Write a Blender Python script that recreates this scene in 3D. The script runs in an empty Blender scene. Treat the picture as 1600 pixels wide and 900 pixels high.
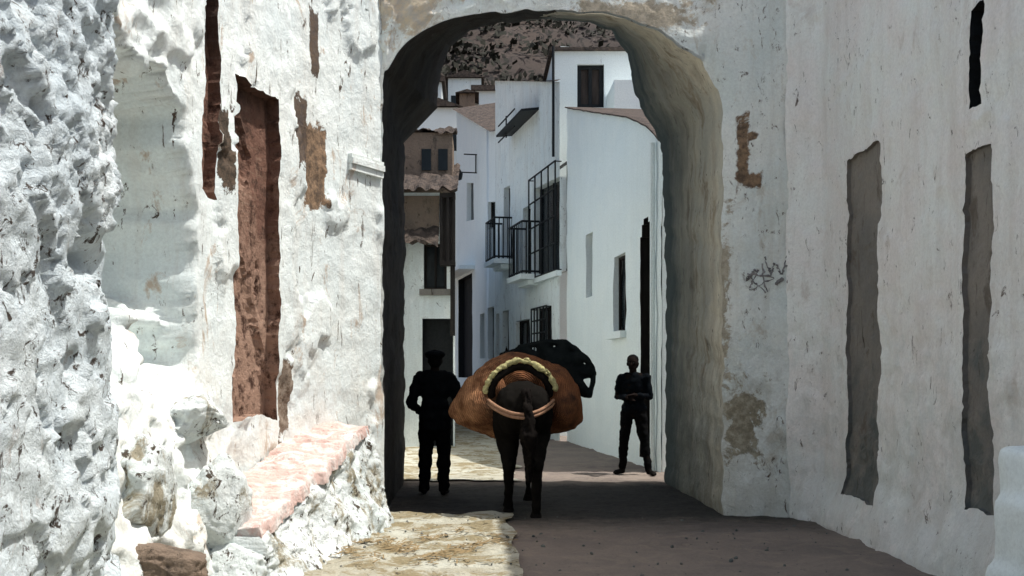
import bpy, bmesh, math, random
from mathutils import Vector, Matrix, noise, Euler
from mathutils.bvhtree import BVHTree
random.seed(7)
C = bpy.context.scene.collection
F, CX, CY, CH = 1600.0, 744.0, 585.0, 1.45
def P(px, py, d): return Vector(((px-CX)/F*d, d, CH+(CY-py)/F*d))

# ------------------------------------------------------------------ materials
def N(nt, t, **k):
    n = nt.nodes.new(t)
    for a, b in k.items(): setattr(n, a, b)
    return n
def ramp(nt, src, a, b, ca=(0,0,0,1), cb=(1,1,1,1)):
    r = N(nt, 'ShaderNodeValToRGB'); e = r.color_ramp.elements
    e[0].position = a; e[1].position = b; e[0].color = ca; e[1].color = cb
    nt.links.new(src, r.inputs[0]); return r.outputs[0]
def mixc(nt, fac, a, b):
    m = N(nt, 'ShaderNodeMix', data_type='RGBA')
    if isinstance(fac, float): m.inputs[0].default_value = fac
    else: nt.links.new(fac, m.inputs[0])
    for i, v in ((6, a), (7, b)):
        if isinstance(v, tuple): m.inputs[i].default_value = (*v, 1)
        else: nt.links.new(v, m.inputs[i])
    return m.outputs[2]
def mth(nt, op, a, b=None, c=None, clamp=False):
    m = N(nt, 'ShaderNodeMath', operation=op, use_clamp=clamp)
    for i, v in enumerate((a, b, c)):
        if v is None: continue
        if isinstance(v, (int, float)): m.inputs[i].default_value = v
        else: nt.links.new(v, m.inputs[i])
    return m.outputs[0]
def noi(nt, vec, scale, detail=8, rough=.6, dist=0.0):
    n = N(nt, 'ShaderNodeTexNoise'); n.inputs['Scale'].default_value = scale
    n.inputs['Detail'].default_value = detail; n.inputs['Roughness'].default_value = rough
    n.inputs['Distortion'].default_value = dist; nt.links.new(vec, n.inputs['Vector']); return n.outputs['Fac']
def mapping(nt, vec, s, off=(0,0,0)):
    m = N(nt, 'ShaderNodeMapping'); m.inputs['Scale'].default_value = s; m.inputs['Location'].default_value = off
    nt.links.new(vec, m.inputs['Vector']); return m.outputs[0]
def newmat(name, rough=.9, spec=.2):
    m = bpy.data.materials.new(name); m.use_nodes = True; nt = m.node_tree
    b = nt.nodes['Principled BSDF']; b.inputs['Roughness'].default_value = rough
    b.inputs['Specular IOR Level'].default_value = spec
    return m, nt, b
def plaster(name, c1, c2, stain, fleck, st=(.56,.62), fl=(.60,.65), bump=.6, bscale=14, sc=1.0, low=0.0, lowc=(.12,.1,.08), off=(0,0,0), fstretch=(1,1,.5), streak=0.0, sscale=1.0, patches=(), deep_shade=None, fk_amt=1.0, psoft=14.0):
    m, nt, b = newmat(name)
    g0 = N(nt, 'ShaderNodeNewGeometry').outputs['Position']
    g = mapping(nt, g0, (1,1,1), off)
    sep = N(nt, 'ShaderNodeSeparateXYZ'); nt.links.new(g0, sep.inputs[0])
    base = mixc(nt, ramp(nt, noi(nt, g, 1.3*sc, 6, .6, .4), .38, .62), c1, c2)
    fine = ramp(nt, noi(nt, g, 40*sc, 6, .7), .3, .6, (.80,.80,.80,1), (1,1,1,1))
    mm = N(nt, 'ShaderNodeMix', data_type='RGBA', blend_type='MULTIPLY'); mm.inputs[0].default_value = .8
    nt.links.new(base, mm.inputs[6]); nt.links.new(fine, mm.inputs[7]); base = mm.outputs[2]
    if streak > 0:
        base = mixc(nt, ramp(nt, noi(nt, mapping(nt, g, (3.2,3.2,.35)), 1.4, 10, .7, .3), .48, .68, (0,0,0,1), (streak,)*3+(1,)), base, stain)
    base = mixc(nt, ramp(nt, noi(nt, mapping(nt, g, (1,1,.6)), 2.6*sc*sscale, 12, .72, .6), *st), base, stain)
    if low > 0:
        nz = noi(nt, g, 3.5, 10, .7)
        lw = ramp(nt, mth(nt, 'MULTIPLY_ADD', sep.outputs[2], -.14, nz), .30, .46, (0,0,0,1), (low,low,low,1))
        base = mixc(nt, lw, base, lowc)
    fk = ramp(nt, noi(nt, mapping(nt, g, fstretch), 11*sc, 8, .75, .8), *fl, (0,0,0,1), (fk_amt,)*3+(1,))
    base = mixc(nt, fk, base, fleck)
    h1 = noi(nt, g, bscale*sc, 12, .7, .3)
    if patches:
        pn = noi(nt, g, 4.5, 12, .72, .4); pn2 = noi(nt, g, 14, 10, .75)
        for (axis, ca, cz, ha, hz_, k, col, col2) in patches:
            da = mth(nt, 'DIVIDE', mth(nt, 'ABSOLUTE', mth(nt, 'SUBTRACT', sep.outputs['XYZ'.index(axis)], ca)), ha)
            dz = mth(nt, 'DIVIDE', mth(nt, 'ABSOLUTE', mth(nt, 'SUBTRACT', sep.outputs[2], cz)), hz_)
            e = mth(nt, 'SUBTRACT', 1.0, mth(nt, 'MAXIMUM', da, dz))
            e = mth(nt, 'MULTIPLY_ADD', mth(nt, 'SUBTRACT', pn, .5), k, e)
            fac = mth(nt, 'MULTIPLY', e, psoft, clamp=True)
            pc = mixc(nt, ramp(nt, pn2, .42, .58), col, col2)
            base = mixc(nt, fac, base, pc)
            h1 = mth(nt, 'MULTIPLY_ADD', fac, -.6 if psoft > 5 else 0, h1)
    if deep_shade:
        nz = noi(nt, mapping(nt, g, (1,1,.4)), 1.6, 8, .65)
        base = mixc(nt, mth(nt, 'MULTIPLY_ADD', mth(nt, 'MULTIPLY_ADD', nz, 2.0, sep.outputs[1]), 1/(deep_shade[1]-deep_shade[0]), -(deep_shade[0]+1.0)/(deep_shade[1]-deep_shade[0]), clamp=True), base, deep_shade[2])
    nt.links.new(base, b.inputs['Base Color'])
    bp = N(nt, 'ShaderNodeBump'); bp.inputs['Strength'].default_value = bump; bp.inputs['Distance'].default_value = .06
    nt.links.new(h1, bp.inputs['Height']); nt.links.new(bp.outputs[0], b.inputs['Normal'])
    return m
def simple(name, c, c2=None, rough=.85, scale=20, bump=.3, dist=.01, stretch=(1,1,1), spec=.2):
    m, nt, b = newmat(name, rough, spec)
    g = mapping(nt, N(nt, 'ShaderNodeNewGeometry').outputs['Position'], stretch)
    n = noi(nt, g, scale, 8, .65)
    c2 = c2 or tuple(v*.6 for v in c)
    nt.links.new(mixc(nt, ramp(nt, n, .35, .65), c, c2), b.inputs['Base Color'])
    bp = N(nt, 'ShaderNodeBump'); bp.inputs['Strength'].default_value = bump; bp.inputs['Distance'].default_value = dist
    nt.links.new(n, bp.inputs['Height']); nt.links.new(bp.outputs[0], b.inputs['Normal'])
    return m
def furmat():
    m, nt, b = newmat('mule_fur', .95, .05)
    g0 = N(nt, 'ShaderNodeNewGeometry').outputs['Position']; n = noi(nt, mapping(nt, g0, (1,1,.5)), 11, 10, .75)
    col = mixc(nt, ramp(nt, n, .38, .62), (.20,.10,.055), (.07,.035,.022))
    sep = N(nt, 'ShaderNodeSeparateXYZ'); nt.links.new(g0, sep.inputs[0])
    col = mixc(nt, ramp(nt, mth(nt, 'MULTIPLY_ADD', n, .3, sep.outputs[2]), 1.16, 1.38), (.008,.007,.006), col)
    nt.links.new(col, b.inputs['Base Color'])
    bp = N(nt, 'ShaderNodeBump'); bp.inputs['Strength'].default_value = .4; bp.inputs['Distance'].default_value = .01
    nt.links.new(n, bp.inputs['Height']); nt.links.new(bp.outputs[0], b.inputs['Normal'])
    return m
def weavemat():
    m, nt, b = newmat('esparto_weave', 1, .03)
    g0 = N(nt, 'ShaderNodeNewGeometry').outputs['Position']
    wv = N(nt, 'ShaderNodeTexWave', wave_type='RINGS', rings_direction='Y'); wv.inputs['Scale'].default_value = 16; wv.inputs['Distortion'].default_value = 4
    wv.inputs['Detail'].default_value = 5; wv.inputs['Detail Scale'].default_value = 1.8
    nt.links.new(mapping(nt, g0, (1,1,1), (-.45,0,-1.3)), wv.inputs['Vector'])
    n = noi(nt, g0, 6, 12, .7); sep = N(nt, 'ShaderNodeSeparateXYZ'); nt.links.new(g0, sep.inputs[0])
    light = mixc(nt, ramp(nt, mth(nt, 'MULTIPLY_ADD', n, .5, sep.outputs[0]), .25, .75), (.46,.235,.12), (.29,.12,.055))
    col = mixc(nt, ramp(nt, n, .40, .62), light, (.17,.075,.04))
    col = mixc(nt, ramp(nt, wv.outputs['Fac'], .15, .6, (.35,.35,.35,1), (0,0,0,1)), col, (.06,.032,.02))
    col = mixc(nt, ramp(nt, noi(nt, g0, 2.8, 8, .7), .54, .66), col, (.06,.035,.024))
    nt.links.new(col, b.inputs['Base Color'])
    h = mth(nt, 'MULTIPLY_ADD', wv.outputs['Fac'], .5, n)
    bp = N(nt, 'ShaderNodeBump'); bp.inputs['Strength'].default_value = .8; bp.inputs['Distance'].default_value = .02
    nt.links.new(h, bp.inputs['Height']); nt.links.new(bp.outputs[0], b.inputs['Normal'])
    return m
def brickmat(name, c1, c2, mortar, scale=1.0, bw=.26, bh=.07):
    m, nt, b = newmat(name)
    g = N(nt, 'ShaderNodeNewGeometry').outputs['Position']
    sep = N(nt, 'ShaderNodeSeparateXYZ'); nt.links.new(g, sep.inputs[0])
    cmb = N(nt, 'ShaderNodeCombineXYZ'); nt.links.new(sep.outputs[1], cmb.inputs[0]); nt.links.new(sep.outputs[2], cmb.inputs[1])
    br = N(nt, 'ShaderNodeTexBrick'); nt.links.new(cmb.outputs[0], br.inputs['Vector'])
    br.inputs['Scale'].default_value = scale; br.inputs['Brick Width'].default_value = bw; br.inputs['Row Height'].default_value = bh
    br.inputs['Mortar Size'].default_value = .008
    br.inputs['Color1'].default_value = (*c1,1); br.inputs['Color2'].default_value = (*c2,1); br.inputs['Mortar'].default_value = (*mortar,1)
    n = noi(nt, g, 9, 10, .7)
    col = mixc(nt, ramp(nt, noi(nt, g, 2.5, 10, .7), .36, .50), br.outputs['Color'], c2)
    hgt = mth(nt, 'MULTIPLY_ADD', noi(nt, mapping(nt, g, (1,1,.5)), 3.2, 12, .75), -2.2, mth(nt, 'MULTIPLY', sep.outputs[2], .45))
    col = mixc(nt, ramp(nt, mth(nt, 'MULTIPLY_ADD', hgt, .5, .5), .38, .62, (.75,.75,.75,1), (0,0,0,1)), col, (.40,.27,.20))
    col = mixc(nt, ramp(nt, mth(nt, 'MULTIPLY_ADD', hgt, .5, .5), .66, .92, (0,0,0,1), (.85,.85,.85,1)), col, (.06,.042,.034))  # blackens toward the top, painting the recess shade into the brick
    col = mixc(nt, ramp(nt, n, .50, .62), col, tuple(v*.4 for v in c2))
    nt.links.new(col, b.inputs['Base Color'])
    bp = N(nt, 'ShaderNodeBump'); bp.inputs['Strength'].default_value = .8; bp.inputs['Distance'].default_value = .04
    nt.links.new(noi(nt, g, 16, 10, .7), bp.inputs['Height']); nt.links.new(bp.outputs[0], b.inputs['Normal'])
    return m

class Fac:
    def __init__(s, A, B, side=1):
        s.A = Vector(A); s.B = Vector(B); s.L = (s.B-s.A).length; s.t = (s.B-s.A)/s.L
        s.n = Vector((s.t.y, -s.t.x))*side
    def pos(s, u, z, o=0):
        p = s.A+s.t*u+s.n*o; return Vector((p.x, p.y, z))
    def u(s, px):
        k = (px-CX)/F; return (k*s.A.y-s.A.x)/(s.t.x-k*s.t.y)
    def z(s, px, py):
        d = (s.A+s.t*s.u(px)).y; return CH+(CY-py)/F*d
    def rect(s, px0, px1, py0, py1):
        u0, u1 = sorted((s.u(px0), s.u(px1))); pm = (px0+px1)/2
        return u0, u1, s.z(pm, py1), s.z(pm, py0)
    def box(s, mb, u0, u1, z0, z1, o0, o1):
        mb.quadbox([s.pos(u0,z0,o0), s.pos(u1,z0,o0), s.pos(u1,z0,o1), s.pos(u0,z0,o1), s.pos(u0,z1,o0), s.pos(u1,z1,o0), s.pos(u1,z1,o1), s.pos(u0,z1,o1)])
Lp = [(-.95,10.42),(-1.262,9.9),(-1.719,8.9),(-2.018,7.8),(-2.40,5.5)]
f12 = Fac(Lp[1], Lp[2], -1); f23 = Fac(Lp[2], Lp[3], -1); f34 = Fac(Lp[3], Lp[4], -1)
def patchY(f, px0, px1, py0, py1, k, col, col2):
    u0, u1, z0, z1 = f.rect(px0, px1, py0, py1); y0, y1 = f.pos(u0,0).y, f.pos(u1,0).y
    return ('Y', (y0+y1)/2, (z0+z1)/2, abs(y1-y0)/2*1.15, (z1-z0)/2*1.08, k, col, col2)
def patchX(px0, px1, py0, py1, k, col, col2):
    a, b = P(px0, py1, 10.42), P(px1, py0, 10.42); return ('X', (a.x+b.x)/2, (a.z+b.z)/2, (b.x-a.x)/2, (b.z-a.z)/2, k, col, col2)
OC, OC2, GB = (.30,.20,.125), (.12,.085,.06), (.22,.18,.15)
M = {}
M['rock'] = plaster('whitewash_rock', (.82,.90,.92), (.70,.80,.85), (.50,.48,.46), (.085,.07,.06), st=(.60,.67), fl=(.565,.605), bump=1.0, bscale=10, fstretch=(1,1,.9))
M['left'] = plaster('whitewash_old', (.86,.92,.90), (.76,.84,.84), (.50,.42,.34), (.085,.06,.045), st=(.575,.64), fl=(.60,.635), bump=.45, bscale=9, fstretch=(1,1,.25), off=(3,1,2), streak=.25, low=.35, lowc=(.55,.50,.42),
    patches=[patchY(f12,480,510,195,320,1.6,OC,OC2), patchY(f12,462,480,150,260,1.6,(.10,.08,.07),OC2), patchY(f12,488,500,20,120,1.8,(.10,.08,.07),OC2), patchY(f23,344,360,170,290,1.8,OC2,(.05,.04,.03)), patchY(f12,438,452,570,680,1.5,OC2,(.3,.25,.2))])
M['rubble'] = plaster('rubble_masonry', (.84,.89,.88), (.72,.79,.78), (.34,.31,.23), (.075,.06,.045), st=(.535,.60), fl=(.565,.60), bump=1.0, bscale=7, fstretch=(1,1,.8), off=(6,3,1))
M['gate'] = plaster('gate_plaster', (.90,.92,.87), (.78,.84,.81), (.52,.47,.38), (.12,.09,.065), st=(.57,.70), fl=(.595,.65), bump=.6, bscale=12, low=.45, lowc=(.36,.34,.27), off=(1,4,7), streak=.35, psoft=3.5,
    patches=[patchX(1150,1170,180,300,3.0,OC,OC2), patchX(1165,1188,206,222,3.4,OC,OC2), patchX(1165,1188,270,296,3.4,OC,OC2), patchX(1135,1190,600,720,5,(.42,.38,.29),(.24,.21,.15)), patchX(1115,1140,330,600,5,(.50,.45,.35),(.34,.30,.23)), patchX(560,700,-60,60,4.0,(.62,.52,.38),(.5,.46,.4)), patchX(900,1100,0,45,4.0,(.62,.54,.42),(.4,.35,.27))])
M['side'] = plaster('side_plaster', (.88,.90,.87), (.87,.83,.80), (.58,.53,.48), (.13,.10,.085), st=(.57,.72), fl=(.605,.66), bump=.5, bscale=12, low=.35, lowc=(.50,.54,.52), off=(5,2,1), streak=.4)
M['reveal'] = plaster('reveal_plaster', (.76,.71,.58), (.56,.55,.48), (.32,.25,.17), (.08,.06,.045), st=(.53,.66), fl=(.59,.66), bump=.6, bscale=10, low=.5, lowc=(.20,.20,.17), off=(8,2,1), streak=.6, deep_shade=(10.7,13.2,(.05,.066,.068)))  # darkens toward the rear, painting the passage's shade into the plaster
M['vault_shade'] = plaster('shade_painted_stone', (.026,.026,.026), (.043,.038,.034), (.02,.018,.015), (.015,.012,.01), bump=.6)  # near-black colour standing in for the shade on the vault's left half
M['house'] = plaster('house_whitewash', (.90,.97,.96), (.86,.94,.94), (.70,.76,.75), (.30,.31,.31), st=(.62,.78), fl=(.65,.73), bump=.15, bscale=10, streak=.22)
M['house2'] = plaster('house_whitewash_warm', (.88,.94,.92), (.80,.88,.88), (.52,.54,.51), (.15,.145,.13), st=(.57,.70), fl=(.60,.67), bump=.25, bscale=10, off=(2,2,2), streak=.35)
M['brick'] = brickmat('exposed_brick', (.24,.13,.09), (.18,.095,.068), (.27,.18,.13))
M['greybrown'] = plaster('weathered_timber', (.255,.23,.20), (.185,.175,.16), (.14,.12,.10), (.07,.06,.05), bump=.4, fstretch=(1,1,.12), low=.8, lowc=(.10,.115,.11))
M['ochre'] = plaster('ochre_core', (.34,.255,.19), (.22,.17,.13), (.14,.11,.085), (.05,.04,.03), bump=1.0, bscale=18)
M['pink'] = plaster('pink_brick', (.82,.62,.56), (.74,.50,.44), (.85,.80,.76), (.42,.24,.19), st=(.47,.58), fl=(.60,.68), bump=.8, bscale=16, sscale=1.6)
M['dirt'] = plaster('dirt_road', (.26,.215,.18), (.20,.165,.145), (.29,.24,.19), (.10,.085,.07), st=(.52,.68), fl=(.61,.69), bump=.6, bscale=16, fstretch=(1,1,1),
    patches=[('Y', 11.7, 0, 2.5, 50, .5, (.032,.030,.027), (.052,.047,.04))], psoft=2.2)  # dark band paints the vault's shade onto the ground below it
M['dirt_sunlit'] = plaster('sunlit_dirt', (.60,.60,.51), (.48,.45,.35), (.30,.25,.15), (.09,.075,.05), st=(.49,.56), fl=(.575,.625), bump=.9, bscale=14, fstretch=(1,1,1))  # paler dirt for the sunlit areas, brightness put into the colour
M['hill'] = plaster('hill_earth', (.065,.050,.042), (.04,.034,.032), (.12,.10,.09), (.014,.013,.012), st=(.58,.64), fl=(.52,.6), bump=.8, bscale=1.5, sc=.12)
M['shrub'] = simple('scrub_leaves', (.025,.026,.018), (.012,.012,.009), scale=2)
M['black'] = simple('iron_black', (.016,.019,.021), rough=.6)
M['glass'] = simple('dark_window', (.018,.024,.028), rough=.25, scale=3, bump=.05)
M['wood'] = simple('dark_wood', (.028,.024,.022), scale=12, stretch=(1,1,.2))
M['brownwood'] = simple('brown_shutter', (.07,.055,.048), (.035,.028,.024), scale=8, stretch=(1,1,.2))
M['roof'] = simple('roof_tile', (.12,.092,.075), (.035,.03,.027), scale=7, bump=1, dist=.08)
M['straw'] = simple('straw', (.32,.23,.12), (.16,.12,.06), scale=30)
M['fur'] = furmat()
M['furdark'] = simple('dark_hair', (.010,.008,.007), scale=40, stretch=(1,1,.1), spec=.05)
M['pannier'] = weavemat()
M['pad'] = simple('straw_pad', (.52,.48,.24), (.30,.27,.13), scale=40, bump=.5, spec=.05)
M['strap'] = simple('tan_strap', (.38,.22,.14), scale=30, spec=.05)
M['sack'] = simple('black_cloth', (.008,.011,.011), (.014,.017,.017), scale=9, bump=.5, dist=.03, spec=.02)
M['cloth1'] = simple('dark_jacket', (.004,.005,.006), (.007,.008,.009), scale=14, bump=.4, dist=.02, spec=.02)
M['cloth2'] = simple('dark_trousers', (.005,.005,.006), (.004,.004,.004), scale=14, bump=.4, dist=.02, spec=.02)
M['cloth3'] = simple('navy_shirt', (.005,.007,.009), (.004,.005,.007), scale=14, bump=.4, dist=.02, spec=.02)
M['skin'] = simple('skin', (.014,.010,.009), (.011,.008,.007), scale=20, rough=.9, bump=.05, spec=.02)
M['hair'] = simple('black_hair', (.006,.005,.005), scale=60, spec=.05)
M['eye'] = simple('eye_white', (.03,.03,.03), (.025,.025,.025), rough=.7)
M['leather'] = simple('shoe_leather', (.008,.007,.006), rough=.7, spec=.05)
M['hoof'] = simple('hoof', (.015,.013,.012), rough=.8, spec=.05)
M['paint'] = simple('dark_paint', (.08,.075,.08), (.34,.33,.32), scale=18)

# ------------------------------------------------------------------ object helpers
def tag(o, label=None, cat=None, group=None, kind=None):
    if label: o['label'] = label
    if cat: o['category'] = cat
    if group: o['group'] = group
    if kind: o['kind'] = kind
    return o
def empty(name, loc, label=None, cat=None, group=None, kind=None):
    o = bpy.data.objects.new(name, None); C.objects.link(o); o.location = loc; o.empty_display_size = .2
    return tag(o, label, cat, group, kind)
def link(name, me, mat, parent=None, smooth=False, mi=None):
    mats = mat if isinstance(mat, (list, tuple)) else [mat]
    me.materials.clear()
    for m in mats: me.materials.append(m)
    if mi: me.polygons.foreach_set('material_index', mi)
    if smooth: me.polygons.foreach_set('use_smooth', [True]*len(me.polygons))
    o = bpy.data.objects.new(name, me); C.objects.link(o)
    if parent:
        o.parent = parent
        w = Vector(parent.location)
        if parent.parent: w = w + Vector(parent.parent.location)
        o.matrix_parent_inverse = Matrix.Translation(-w)
    return o
def mesh(verts, faces):
    me = bpy.data.meshes.new('m'); me.from_pydata([tuple(v) for v in verts], [], faces)
    me.update(); return me
class MB:
    def __init__(s): s.v = []; s.f = []
    def quadbox(s, c8):
        n = len(s.v); s.v += [Vector(c) for c in c8]
        for f in ((0,3,2,1),(4,5,6,7),(0,1,5,4),(1,2,6,5),(2,3,7,6),(3,0,4,7)): s.f.append(tuple(n+i for i in f))
    def box(s, a, b):
        (x0,y0,z0),(x1,y1,z1) = a, b
        s.quadbox([(x0,y0,z0),(x1,y0,z0),(x1,y1,z0),(x0,y1,z0),(x0,y0,z1),(x1,y0,z1),(x1,y1,z1),(x0,y1,z1)])
    def tube(s, pts, r, k=6):
        pts = [Vector(p) for p in pts]; rings = []
        rr = r if isinstance(r, (list, tuple)) else [r]*len(pts)
        for i, p in enumerate(pts):
            t = (pts[min(i+1,len(pts)-1)]-pts[max(i-1,0)]).normalized()
            a = t.cross(Vector((0,0,1)) if abs(t.z) < .9 else Vector((0,1,0))).normalized(); b = t.cross(a)
            n = len(s.v); rings.append(n)
            for j in range(k):
                th = 2*math.pi*j/k; s.v.append(p+(a*math.cos(th)+b*math.sin(th))*rr[i])
        for i in range(len(rings)-1):
            for j in range(k):
                s.f.append((rings[i]+j, rings[i]+(j+1)%k, rings[i+1]+(j+1)%k, rings[i+1]+j))
        s.f.append(tuple(rings[0]+j for j in range(k))[::-1]); s.f.append(tuple(rings[-1]+j for j in range(k)))
    def build(s, name, mat, parent=None, smooth=False): return link(name, mesh(s.v, s.f), mat, parent, smooth)

def lines(a, b, step, hard):
    n = max(1, int((b-a)/step)); L = [a+(b-a)*i/n for i in range(n+1)]
    hard = [h for h in hard if a < h < b]
    L = [x for x in L if x in (L[0], L[-1]) or all(abs(x-h) > step*.45 for h in hard)]
    return sorted(L+hard)
def grid_wall(name, pts, z0, z1, step, disp, mat, parent=None, holes=(), side=1, topf=None, smooth=True, warp=0.0):
    pts = [Vector(p) for p in pts]; cum = [0]
    segn = []
    for a, b in zip(pts, pts[1:]):
        cum.append(cum[-1]+(b-a).length); t = (b-a).normalized(); segn.append(Vector((t.y, -t.x))*side)
    vn = [segn[0]]+[(segn[i]+segn[i+1]).normalized() for i in range(len(segn)-1)]+[segn[-1]]
    def base(u):
        for i in range(len(segn)):
            if u <= cum[i+1]+1e-6 or i == len(segn)-1:
                f = (u-cum[i])/(cum[i+1]-cum[i]); return pts[i].lerp(pts[i+1], f), vn[i].lerp(vn[i+1], f).normalized()
    hu = [h['r'][k] for h in holes for k in (0,1)]+cum[1:-1]; hz = [h['r'][k] for h in holes for k in (2,3)]
    us = lines(0, cum[-1], step, hu); zs = lines(z0, z1, step, hz)
    nu, nz = len(us), len(zs); V = []; Fc = []; idx = {}
    out = [([], [], {}) for _ in holes]
    def wp(i, j, dep):
        u, z = us[i], zs[j]
        if topf and z > z1*.55:
            zb = z1*.55; z = zb+(z-zb)*(topf(u)-zb)/(z1-zb)
        if warp:
            ed = min(1, u/.3, (cum[-1]-u)/.3)
            k = Vector((u*1.3, z*1.8, 4.2)); k2 = Vector((u*1.3, z*1.8, 11.7))
            u2 = u+warp*ed*(noise.fractal(k, .7, 2.3, 5)); z += warp*1.3*noise.fractal(k2, .7, 2.3, 5)*min(1, max(0, z)/.4)
            u = max(0, min(cum[-1], u2))
        b, n = base(u)
        d = disp(Vector((b.x, b.y, z)), u, z) if disp else 0
        q = b+n*(d-dep); return Vector((q.x, q.y, z))
    def vo(i, j):
        if (i, j) not in idx: idx[(i,j)] = len(V); V.append(wp(i, j, 0))
        return idx[(i,j)]
    cell = {}
    for i in range(nu-1):
        for j in range(nz-1):
            uc, zc = (us[i]+us[i+1])/2, (zs[j]+zs[j+1])/2; h = -1
            for k, H in enumerate(holes):
                r = H['r']
                if r[0] < uc < r[1] and r[2] < zc < r[3] and (H.get('mask') is None or H['mask'](uc, zc)): h = k
            cell[(i,j)] = h
    fl = side < 0
    for (i, j), h in cell.items():
        if h < 0:
            f = (vo(i,j), vo(i+1,j), vo(i+1,j+1), vo(i,j+1)); Fc.append(f[::-1] if fl else f)
        else:
            HV, HF, hid = out[h]; dep = holes[h]['depth']
            def vi(a, b, lay):
                k = (a, b, lay)
                if k not in hid: hid[k] = len(HV); HV.append(wp(a, b, dep if lay else .002))
                return hid[k]
            HF.append((vi(i,j,1), vi(i+1,j,1), vi(i+1,j+1,1), vi(i,j+1,1)))
            for (di, dj, a, b) in ((-1,0,(i,j),(i,j+1)), (1,0,(i+1,j),(i+1,j+1)), (0,-1,(i,j),(i+1,j)), (0,1,(i,j+1),(i+1,j+1))):
                if cell.get((i+di, j+dj), -1) != h:
                    if holes[h].get('side_wall', True):
                        n = len(V); V.append(wp(*a, 0)); V.append(wp(*b, 0)); V.append(wp(*b, dep+.01)); V.append(wp(*a, dep+.01)); Fc.append((n,n+1,n+2,n+3))
                    else: HF.append((vi(*a,0), vi(*b,0), vi(*b,1), vi(*a,1)))
    o = link(name, mesh(V, Fc), mat, parent, smooth)
    res = [link(H['name'], mesh(out[k][0], out[k][1]), H['mat'], H.get('parent', parent or o), False) for k, H in enumerate(holes) if out[k][1]]
    return o, res

def blob(name, prims, vox, mat, parent=None, smooth=3, disp=0, dsc=8, stretch=(1,1,1)):
    bm = bmesh.new()
    for p in prims:
        if p[0] == 'c':
            _, a, ra, b, rb = p; a = Vector(a); b = Vector(b); d = b-a
            for q, r in ((a, ra), (b, rb)): bmesh.ops.create_uvsphere(bm, u_segments=14, v_segments=10, radius=r, matrix=Matrix.Translation(q))
            if d.length > 1e-4:
                bmesh.ops.create_cone(bm, cap_ends=True, segments=14, radius1=ra, radius2=rb, depth=d.length, matrix=Matrix.Translation((a+b)/2) @ d.to_track_quat('Z','Y').to_matrix().to_4x4())
        elif p[0] == 'b':
            bmesh.ops.create_cube(bm, size=1, matrix=Matrix.Translation(p[1]) @ Matrix.Diagonal((*p[2],1)))
        else:
            c, r = p[1], p[2]; e = Euler(p[3]) if len(p) > 3 else Euler((0,0,0))
            bmesh.ops.create_uvsphere(bm, u_segments=24, v_segments=16, radius=1, matrix=Matrix.Translation(c) @ e.to_matrix().to_4x4() @ Matrix.Diagonal((*r,1)))
    me = bpy.data.meshes.new('t'); bm.to_mesh(me); bm.free()
    o = bpy.data.objects.new('t', me); C.objects.link(o)
    m = o.modifiers.new('r', 'REMESH'); m.mode = 'VOXEL'; m.voxel_size = vox
    s = o.modifiers.new('s', 'SMOOTH'); s.factor = .5; s.iterations = smooth
    dg = bpy.context.evaluated_depsgraph_get(); me2 = bpy.data.meshes.new_from_object(o.evaluated_get(dg))
    bpy.data.objects.remove(o)
    if disp:
        for v in me2.vertices: v.co += v.normal*disp*noise.fractal(Vector((v.co.x*stretch[0], v.co.y*stretch[1], v.co.z*stretch[2]))*dsc, 1.0, 2.0, 4)
    return link(name, me2, mat, parent, True)

# ------------------------------------------------------------------ setting
sky_dir = Vector((.42, -.03, .9)).normalized()
w = bpy.data.worlds.new('World'); bpy.context.scene.world = w; w.use_nodes = True
nt = w.node_tree; st = nt.nodes.new('ShaderNodeTexSky'); st.sky_type = 'NISHITA'; st.sun_disc = False
st.sun_elevation = math.asin(sky_dir.z); st.sun_rotation = math.atan2(sky_dir.x, sky_dir.y); st.dust_density = 4.5; st.air_density = 1.3
nt.links.new(st.outputs[0], nt.nodes['Background'].inputs[0]); nt.nodes['Background'].inputs[1].default_value = .15
sl = bpy.data.lights.new('sun', 'SUN'); sl.energy = 5; sl.angle = math.radians(.5); sl.color = (1,.965,.91)
so = bpy.data.objects.new('sun', sl); C.objects.link(so); so.rotation_euler = sky_dir.to_track_quat('Z','Y').to_euler()

me = mesh([(-300,-150,0),(300,-150,0),(300,400,0),(-300,400,0)], [(0,1,2,3)])
tag(link('ground', me, M['dirt']), kind='structure')
def sheet(name, x0, x1, y0, y1, z, step, amp, mat, edge=None):
    nx, ny = int((x1-x0)/step), int((y1-y0)/step); V = []; Fc = []
    for j in range(ny+1):
        for i in range(nx+1):
            x, y = x0+(x1-x0)*i/nx, y0+(y1-y0)*j/ny
            if edge and i == nx: x += edge(y)
            V.append((x, y, z+amp*max(0, .5+noise.fractal(Vector((x*3, y*3, 5)), 1, 2, 5))))
    for j in range(ny):
        for i in range(nx):
            a = j*(nx+1)+i; Fc.append((a, a+1, a+nx+2, a+nx+1))
    return tag(link(name, mesh(V, Fc), mat, None, True), kind='structure')
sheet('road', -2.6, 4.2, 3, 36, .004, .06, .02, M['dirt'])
sheet('sunlit_ground', -2.6, .32, 3, 10.38, .03, .04, .035, M['dirt_sunlit'], lambda y: .12*noise.noise(Vector((0,y*1.7,0))))  # pale sheet in the outline of the sunlit foreground, light painted as colour
sheet('sunlit_strip', -2.6, .55, 13.7, 34, .026, .08, .02, M['dirt_sunlit'], lambda y: .3*noise.noise(Vector((0,y*1.3,7))))  # pale strip painting the sunlit area beyond the gate

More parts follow.
